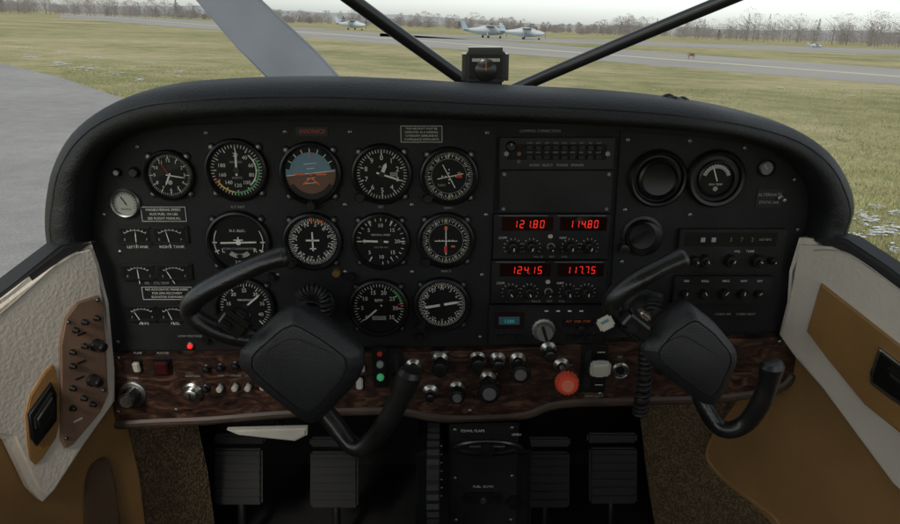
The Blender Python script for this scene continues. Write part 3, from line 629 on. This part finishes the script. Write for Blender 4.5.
wslab(b,1,[(882,351),(930,388),(930,419),(891,394),(874,381),(875,372)],.0285,.004,KNOB,.001)
wslab(b,1,[(890,366),(930,396),(930,408),(894,384)],.033,.012,KNOB,.004); b.build()
b=B('side_carpet')
wslab(b,1,[(640,390),(800,330),(830,640),(600,640),(660,540),(650,470)],-.045,.01,CARP,.003)
wslab(b,-1,[(60,400),(190,400),(205,470),(222,600),(60,640)],-.045,.01,CARP,.003)
b.build()
b=B('seat_piping'); p0,n=wallpl(1)
b.tube([hit(u,v,p0+n*-.004,n) for u,v in((782,332),(766,364),(737,404),(713,437),(707,454),(713,467),(729,483),(757,504),(781,527),(800,590))],.003,TAN,8,5); b.build()
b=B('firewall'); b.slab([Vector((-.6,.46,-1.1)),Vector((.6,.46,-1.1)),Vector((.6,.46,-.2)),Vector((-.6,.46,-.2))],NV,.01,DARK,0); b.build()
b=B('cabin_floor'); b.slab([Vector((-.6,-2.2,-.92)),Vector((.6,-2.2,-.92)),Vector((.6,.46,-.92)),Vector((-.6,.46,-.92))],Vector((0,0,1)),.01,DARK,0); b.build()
def pedal(u,v,y=.2):
    b=B('rudder_pedal'); M=frame(u,v,y)@Matrix.Rotation(rad(-18),4,'X'); b.box(M,.085,.10,.012,RUB,.004)
    for i in range(6): b.box(M@Matrix.Translation((0,-.036+.0145*i,.012)),.078,.005,.003,RUB,.001)
    b.box(M@Matrix.Translation((0,.065,-.01)),.09,.018,.014,PLAS,.004); b.tube([M@Vector((0,-.05,-.01)),M@Vector((.0,-.13,-.02))],.008,PLAS,10,1,False)
    b.build()
for u,v in((240,475),(335,478),(545,478),(612,474)): pedal(u,v)
b=B('parking_brake_handle'); b.slab(pyp([(228,427),(308,425),(308,432),(296,438),(240,432)],-.03),NV,.01,WPL,.003)
b.tube([PY(280,432,-.03),PY(282,415,.02)],.006,CHR,10,1,False); b.build()
# ------------------------------------------------------------------ pedestal
b=B('center_pedestal'); y=-.035
b.slab(pyp([(419,417),(432,415),(470,418),(525,414),(524,470),(522,640),(420,640),(418,470)],y+.1),NV,.1,PLAS,.005)
b.slab(pyp([(449,424),(519,422),(517,480),(516,640),(449,640)],y),NV,.004,PLATE,.002)
M=frame(487,447,y-.004); b.lathe(M@Matrix.Diagonal((1.25,.32,1,1)),[(.040,0),(.040,.004),(.034,.005),(.033,.001),(0,.001)],KNOB,40)
b.box(M@Matrix.Translation((0,.005,.002)),.050,.003,.006,STEEL,.001)
b.lathe(M@Matrix.Translation((0,.001,.002)),[(.010,0),(.010,.008),(0,.009)],KNOB,24)
b.text(M,-.02,.026,.0012,'COWL FLAPS',.0055,WHT); b.text(M,.04,.02,.0012,'OPEN',.005,WHT)
T=frame(483,497,y-.004); b.box(T,.052,.016,.006,KNOB,.002)
for i in range(3): b.box(T@Matrix.Translation((-.016+.016*i,0,.005)),.008,.01,.006,STEEL if i==1 else PLAS,.002)
b.text(T,0,.018,.0012,'FUEL  BOTH',.0052,WHT); b.lathe(frame(513,500,y-.004),[(.009,0),(.009,.01),(0,.011)],KNOB,20,.06)
for u,v in((455,430),(512,428),(455,478),(512,476),(456,520),(511,520)): screw(b,u,v,y-.004)
b.build()
b=B('trim_wheel'); M=Matrix.Translation(PY(434,475,y-.005))@Matrix.Rotation(rad(90),4,'Y'); r=.075
b.lathe(M,[(.0,-.009),(r*.8,-.009),(r,-.008),(r*1.0,-.003),(r,.003),(r*1.0,.008),(r*.8,.009),(0,.009)],RUB,72,.035)
M=frame(441,470,y); b.box(M,.004,.10,.003,PLAS,.001)
for i in range(7): b.rect(M,0.0,-.04+.0135*i,.0034,.004,.0012,WHT)
b.build()
# ------------------------------------------------------------------ cabin shell behind and above the camera, added to dim the cockpit
HEAD=mat('headliner',(.46,.41,.34),.8,var=.08,vs=6,bump=.4,bs=200)
b=B('shading_cabin_roof'); b.slab([Vector((-.58,-.30,.20)),Vector((.58,-.30,.20)),Vector((.54,-2.3,.16)),Vector((-.54,-2.3,.16))],Vector((0,0,1)),.03,HEAD,.004)  # unseen roof, added to cut the skylight falling on the panel
b.build()
b=B('rear_bulkhead'); b.slab([Vector((-.58,-2.3,-.95)),Vector((.58,-2.3,-.95)),Vector((.58,-2.3,-.25)),Vector((-.58,-2.3,-.25))],Vector((0,-1,0)),.03,TAN,0); b.build()
b=B('cabin_side_wall')
for sx in(-1,1):
    b.slab([Vector((sx*.60,-.28,-.93)),Vector((sx*.60,-2.3,-.93)),Vector((sx*.60,-2.3,-.30)),Vector((sx*.60,-.28,-.30))],Vector((sx,0,0)),.03,TAN,0)
    b.slab([Vector((sx*.601,-.28,-.93)),Vector((sx*.601,.47,-.93)),Vector((sx*.601,.47,-.35)),Vector((sx*.601,-.28,-.35))],Vector((sx,0,0)),.027,DARK,0)  # dark forward walls added to stop stray light reaching the footwell
    b.tube([Vector((sx*.60,-1.15,-.3)),Vector((sx*.57,-1.15,.2))],.03,CREAM,10,1,False)
b.build()
# ------------------------------------------------------------------ propeller & nose
b=B('propeller'); y=1.7
def pb(P,m): b.slab(pyp(P,y),NV,.02,m,.006)
PR=mat('propeller_paint',(.12,.135,.16),.45,var=.18,vs=3,bump=.1)
pb([(138,-62),(192,-72),(262,0),(318,52),(352,90),(372,130),(330,140),(282,92),(238,48),(197,0)],PR)
b.lathe(Matrix.Translation(Vector((.0,1.66,-.62)))@Matrix.Rotation(rad(-90),4,'X'),[(.17,0),(.16,.08),(.11,.2),(.04,.28),(0,.29)],WPL,32)
c=Vector((0,1.7,-.62)); b.tube([PY(350,125,1.71),c],.05,PR,12,1,False); b.tube([c,c*2-PY(300,80,1.71)],[.05,.07],PR,12,3,True,.3); b.build()
b=B('engine_cowling',True)
vs=[];fs=[]
for yy,w,zt in((.5,.5,-.32),(.9,.46,-.36),(1.4,.38,-.42),(1.62,.26,-.5)):
    for k in range(17):
        a=math.pi*k/16; vs.append(Vector((w*math.cos(a)*(1.0),yy,-.9+(zt+.9)*math.sin(a)**.6)))
for i in range(3):
    for k in range(16): fs.append((i*17+k,i*17+k+1,(i+1)*17+k+1,(i+1)*17+k))
b.add(vs,fs,mat('cowling_white',(.6,.6,.6),.35)); b.build(60)
# ------------------------------------------------------------------ camera
cd=bpy.data.cameras.new('camera'); cam=bpy.data.objects.new('camera',cd); sc.collection.objects.link(cam)
cd.sensor_width=36; cd.lens=36*F/900; cd.clip_start=.02; cd.clip_end=6000
cam.location=CAM; cam.rotation_euler=(rad(90)-TH,0,0); sc.camera=cam
bpy.context.view_layer.update()
for o in cockpit+[cam]: o.matrix_world=RY@o.matrix_world
# ------------------------------------------------------------------ outside
def gmat(name,stops,scales,rough=.95,bump=.4):
    m=bpy.data.materials.new(name); m.use_nodes=True; nt=m.node_tree; bs=nt.nodes['Principled BSDF']; tc=nt.nodes.new('ShaderNodeTexCoord')
    acc=None
    for s_,w in scales:
        n=nt.nodes.new('ShaderNodeTexNoise'); n.inputs['Scale'].default_value=s_; n.inputs['Detail'].default_value=5; nt.links.new(tc.outputs['Object'],n.inputs['Vector'])
        mm=nt.nodes.new('ShaderNodeMath'); mm.operation='MULTIPLY_ADD'; mm.inputs[1].default_value=w; nt.links.new(n.outputs['Fac'],mm.inputs[0])
        if acc: nt.links.new(acc.outputs[0],mm.inputs[2])
        else: mm.inputs[2].default_value=0
        acc=mm
    r=nt.nodes.new('ShaderNodeValToRGB'); e=r.color_ramp.elements
    e[0].position=stops[0][0]; e[0].color=(*stops[0][1],1); e[1].position=stops[-1][0]; e[1].color=(*stops[-1][1],1)
    for p,c in stops[1:-1]: x=e.new(p); x.color=(*c,1)
    nt.links.new(acc.outputs[0],r.inputs['Fac']); nt.links.new(r.outputs['Color'],bs.inputs['Base Color']); bs.inputs['Roughness'].default_value=rough; bs.inputs['Specular IOR Level'].default_value=.1
    bp=nt.nodes.new('ShaderNodeBump'); bp.inputs['Strength'].default_value=bump; bp.inputs['Distance'].default_value=.05; nt.links.new(acc.outputs[0],bp.inputs['Height']); nt.links.new(bp.outputs['Normal'],bs.inputs['Normal'])
    return m
GRASS=gmat('winter_grass',[(.40,(.175,.175,.075)),(.47,(.26,.25,.12)),(.54,(.38,.335,.19)),(.62,(.47,.40,.26))],[(.07,.36),(.8,.24),(6,.2),(26,.20)],bump=.7)
ASPH=gmat('asphalt_apron',[(.38,(.21,.205,.20)),(.62,(.36,.35,.335))],[(.3,.30),(3,.2),(60,.5)],.85,.2)
RUNW=gmat('runway_asphalt',[(.3,(.26,.25,.235)),(.7,(.39,.37,.345))],[(.05,.6),(5,.4)],.85,.1)
SNOW=mat('snow',(.66,.68,.70),.8,bump=.5,bs=20)
def sheet(name,P,z,m):
    b=B(name,False); b.add([(p.x,p.y,z) for p in P],[tuple(range(len(P)))],m); return b.build()
z0=-EYE
sheet('ground',[Vector((-3000,-500,0)),Vector((3000,-500,0)),Vector((3000,4500,0)),Vector((-3000,4500,0))],z0,GRASS)
# apron with a slightly ragged, overgrown edge
er=random.Random(5); far=[]
ctrl=[(-260,20),(0,63),(62,78),(122,98),(300,170),(470,500)]
for (a,c) in zip(ctrl,ctrl[1:]):
    p,q=G(*a),G(*c); N=60
    for k in range(N): far.append(p.lerp(q,k/N)+Vector((er.uniform(-.06,.06),er.uniform(-.06,.06),0)))
far.append(G(470,500)); sheet('asphalt_apron',far+[G(-300,500)],z0+.004,ASPH)
sheet('runway',[G(u,v) for u,v in((60,11.3),(900,69),(1600,117),(1600,148),(900,85),(60,17.5))],z0+.004,RUNW)
sheet('taxiway',[G(u,v) for u,v in((380,33),(900,50),(1500,72),(1500,78),(900,54.5),(380,36.5))],z0+.004,RUNW)
YL=mat('painted_line',(.5,.45,.3),.7)
sheet('painted_line',[G(u,v) for u,v in((60,13.8),(1600,128),(1600,130),(60,14.1))],z0+.008,YL)
b=B('snow_patch',False)
def patch(u,v,w,h,seed):
    rr=random.Random(seed); c=G(u,v); ex=(G(u+w,v)-c); ey=(G(u,v-h)-c); L=ex.length
    for q in range(40):
        o=c+ex*rr.gauss(0,.55)+ey*rr.gauss(0,.55); s_=L*rr.uniform(.05,.26)*rr.uniform(.4,1); N=12; a0=rr.uniform(0,6)
        P=[o+Vector((math.cos(2*math.pi*k/N+a0)*s_*rr.uniform(.6,1.2)*1.5,math.sin(2*math.pi*k/N+a0)*s_*rr.uniform(.6,1.2),0)) for k in range(N)]
        z=z0+.006+.004*random.random()+.0008*q
        b.add([(p.x,p.y,z) for p in P],[tuple(range(N))],SNOW)
for i,(u,v,w,h) in enumerate([(30,57,9,2),(60,64,12,2),(88,68,12,2.2),(112,74,10,2.2),(140,80,8,1.4),(95,58,9,1),(150,64,7,1),(175,72,8,1),(62,52,7,.8),(20,48,8,.8),(868,222,14,5),(885,232,20,4),(852,238,12,3),(895,214,8,3),(878,208,6,2),(893,250,8,4),(860,214,6,2),(850,96,4,.5),(780,88,4,.5)]):
    patch(u,v,w,h,i)
b.build()
# grass tufts standing in the nearer turf
TUF=mat('grass_tufts',(.24,.235,.11),.9,var=.35,vs=1.2)
b=B('grass',False); vs=[];fs=[]; gr=random.Random(11)
for k in range(26000):
    if k%2: u=gr.uniform(835,980); v=gr.uniform(95,330)
    else: u=gr.uniform(560,960); v=90+gr.random()**2*120
    if k%5==0: u=gr.uniform(60,330); v=gr.uniform(66,100); 
    if k%5==0 and v>78+(u-62)*.33: continue
    p=G(u,v); h=gr.uniform(.03,.075); a=gr.uniform(0,6.28); w_=.008+.004*gr.random(); o=len(vs)
    dx,dy=math.cos(a)*w_,math.sin(a)*w_; lx,ly=gr.uniform(-.03,.03),gr.uniform(-.03,.03)
    vs+=[(p.x-dx,p.y-dy,z0),(p.x+dx,p.y+dy,z0),(p.x+lx,p.y+ly,z0+h)]; fs.append((o,o+1,o+2))
b.add(vs,fs,TUF); b.build()
TW=mat('hazy_tree_twigs',(.185,.165,.155),.9,var=.3,vs=.05); TK=mat('hazy_tree_trunk',(.15,.13,.12),.9); EV=mat('evergreen',(.09,.105,.09),.9)  # twigs and trunks paled to grey-brown, distance haze put into the colour
b=B('distant_trees',False)
vs=[];fs=[];fe=[];tv=[];tf=[]
def tree(x,y,h,w,ev,n=260):
    z=z0; o=len(tv)
    for sx in(-1,1): tv.append((x+sx*h*.014,y,z)); tv.append((x+sx*h*.005,y,z+h*.7))
    tf.append((o,o+1,o+3,o+2))
    for k in range(8):
        a=random.uniform(-1,1); hh=random.uniform(.25,.6)*h; o=len(tv)
        tv.extend([(x,y,z+hh),(x+.006*h,y,z+hh+.015*h),(x+a*w*.5,y+random.uniform(-1,1)*w*.3,z+hh+h*random.uniform(.15,.4))]); tf.append((o,o+1,o+2))
    for k in range(n):
        t=random.random()
        if ev: rr=(1-t)*w*.35; zz=z+h*(.04+.95*t)
        else: rr=w*.5*math.sqrt(max(0,1-((t-.42)/.59)**2)); zz=z+h*(.12+.88*t)
        a=random.uniform(0,6.28); q=rr*math.sqrt(random.random()); px,py=x+q*math.cos(a),y+q*math.sin(a)
        s_=random.uniform(.10,.26); o=len(vs)
        d=Vector((random.uniform(-1,1),random.uniform(-.6,.6),random.uniform(.0,1.2))).normalized(); e=Vector((-d.z,0,d.x))*.26
        c=Vector((px,py,zz)); vs.extend([c-d*s_,c+d*s_*1.3+e*s_,c+d*s_-e*s_*1.2]); (fe if ev else fs).append((o,o+1,o+2))
for k in range(1000):
    u=random.uniform(-300,1200)
    d=random.uniform(270,430)
    rr=RY.to_3x3()@ray(u,40); rr.z=0; rr.normalize(); p=CAM+rr*d
    hs=.55+.45*math.sin(u*.013+1)*math.sin(u*.031)
    h=random.uniform(5.5,9)*(.85+.55*max(0,min(1,(u-600)/250)))*(.75+.4*hs)
    if k%2==0: h*=.55
    if 180<u<600: h*=.8
    tree(p.x,p.y,h,h*random.uniform(.7,1.1)*(1.6 if k%2==0 else 1),random.random()<.08,300)
b.add(vs,fs,TW); b.add(vs,fe,EV); b.add(tv,tf,TK); b.build()
b=B('hill',False); vs=[];fs=[]
N=160
for k in range(N+1):
    x=-2600+5200*k/N; h=12+3*math.sin(k*.2)+2*math.sin(k*.55+2)+random.uniform(-1.2,1.2); vs+=[(x,1300,z0-1),(x,1300+abs(h)*3,z0+h)]
for k in range(N): fs.append((2*k,2*k+2,2*k+3,2*k+1))
b.add(vs,fs,mat('hill_brown_grey',(.29,.30,.31),.95,var=.1,vs=.01)); b.build()
def airplane(u,v,yaw,k=1.0,stripe=(.1,.2,.45)):
    b=B('parked_airplane',False); W_=mat('aircraft_hazy_white',(.42,.46,.48),.45); ST=mat('stripe_%d'%int(stripe[2]*100),stripe,.4); WN=mat('aircraft_hazy_window',(.14,.16,.19),.15)  # pale low-contrast colours stand in for distance haze on the aircraft
    V=Vector
    b.tube([V((0,-3.6,1.15)),V((0,-3.1,1.15)),V((0,-2.2,1.2)),V((0,-1.2,1.35)),V((0,.3,1.4)),V((0,2.2,1.3)),V((0,4.2,1.3))],[.2,.4,.52,.66,.66,.38,.12],W_,16,5)
    b.tube([V((0,-3.0,1.05)),V((0,-1.2,1.1)),V((0,.5,1.12)),V((0,4.2,1.2))],[.41,.60,.62,.14],ST,16,5,True,.55)
    b.box(Matrix.Translation((0,-.4,1.95)),10.6,1.5,.16,W_,.06); b.box(Matrix.Translation((0,4.0,1.35)),3.4,.9,.08,W_,.03)
    b.slab([V((.04,3.3,1.35)),V((.04,4.5,1.35)),V((.04,4.75,2.75)),V((.04,4.2,2.75))],V((-1,0,0)),.08,ST,.02)
    b.box(Matrix.Translation((0,-.5,1.55)),1.24,1.9,.4,WN,.15)
    for sx in(-1,1):
        b.tube([V((sx*.5,-.3,.95)),V((sx*2.6,-.4,1.98))],.05,W_,8,1,False); b.tube([V((sx*.5,.1,.9)),V((sx*1.25,.1,.28))],.06,W_,8,1,False)
        b.lathe(Matrix.Translation((sx*1.25,.1,.22))@Matrix.Rotation(rad(90),4,'Y'),[(0,-.08),(.18,-.08),(.22,0),(.18,.08),(0,.08)],RUB,18)
    b.tube([V((0,-2.6,.9)),V((0,-2.7,.25))],.05,W_,8,1,False); b.lathe(Matrix.Translation((0,-2.7,.2))@Matrix.Rotation(rad(90),4,'Y'),[(0,-.07),(.16,-.07),(.2,0),(.16,.07),(0,.07)],RUB,18)
    b.box(Matrix.Translation((0,-3.85,.25)),.12,.05,1.9,RUB,.02); b.lathe(Matrix.Translation((0,-3.6,1.15))@Matrix.Rotation(rad(90),4,'X'),[(.2,0),(.14,.2),(0,.36)],ST,18)
    o=b.build(45); p=G(u,v); o.matrix_world=Matrix.Translation(Vector((p.x,p.y,z0)))@Matrix.Rotation(yaw,4,'Z')@Matrix.Scale(k,4)
airplane(352,30,rad(60),.95,(.34,.37,.41)); airplane(486,38,rad(110),.95,(.25,.34,.40)); airplane(524,39.5,rad(80),.9,(.28,.36,.42)); airplane(815,48,rad(95),.4,(.4,.4,.42))
def sign(u,v,w=1.3,h=.7):
    b=B('airfield_sign',False); p=G(u,v); M=Matrix.Translation(Vector((p.x,p.y,z0)))
    b.box(M@Matrix.Translation((0,0,.2)),w,.18,h,mat('sign_orange',(.27,.17,.10),.6),.03); b.box(M@Matrix.Translation((0,-.1,.2+h*.2)),w*.6,.02,h*.5,mat('sign_black',(.05,.05,.05),.5))
    for sx in(-1,1): b.box(M@Matrix.Translation((sx*w*.35,0,0)),.06,.06,.22,STEEL)
    b.build()
sign(691,59,.6,.34)
# ------------------------------------------------------------------ light
w=bpy.data.worlds.new("World"); sc.world=w; w.use_nodes=True; nt=w.node_tree; bg=nt.nodes['Background']
sk=nt.nodes.new('ShaderNodeTexSky'); sk.sky_type='NISHITA'; sk.sun_disc=False; sk.sun_elevation=rad(38); sk.sun_rotation=rad(200); sk.air_density=1.0; sk.dust_density=1.2; sk.ozone_density=1
hs=nt.nodes.new('ShaderNodeHueSaturation'); hs.inputs['Saturation'].default_value=.22; hs.inputs['Value'].default_value=1.2
cm=nt.nodes.new('ShaderNodeMix'); cm.data_type='RGBA'; cm.blend_type='MULTIPLY'; cm.inputs[0].default_value=1; cm.inputs[7].default_value=(.95,1.0,.985,1)
nt.links.new(sk.outputs[0],hs.inputs['Color']); nt.links.new(hs.outputs[0],cm.inputs[6]); nt.links.new(cm.outputs[2],bg.inputs['Color']); bg.inputs['Strength'].default_value=.15
sd=bpy.data.lights.new('sun','SUN'); sd.energy=1.5; sd.angle=rad(14); sd.color=(1,.94,.85); so=bpy.data.objects.new('sun',sd); sc.collection.objects.link(so)
el,az=rad(38),rad(200)
d=Vector((math.sin(az)*math.cos(el),math.cos(az)*math.cos(el),math.sin(el)))
so.rotation_euler=d.to_track_quat('Z','Y').to_euler()
sc.view_settings.view_transform='Standard'; sc.view_settings.look='None'; sc.view_settings.exposure=0
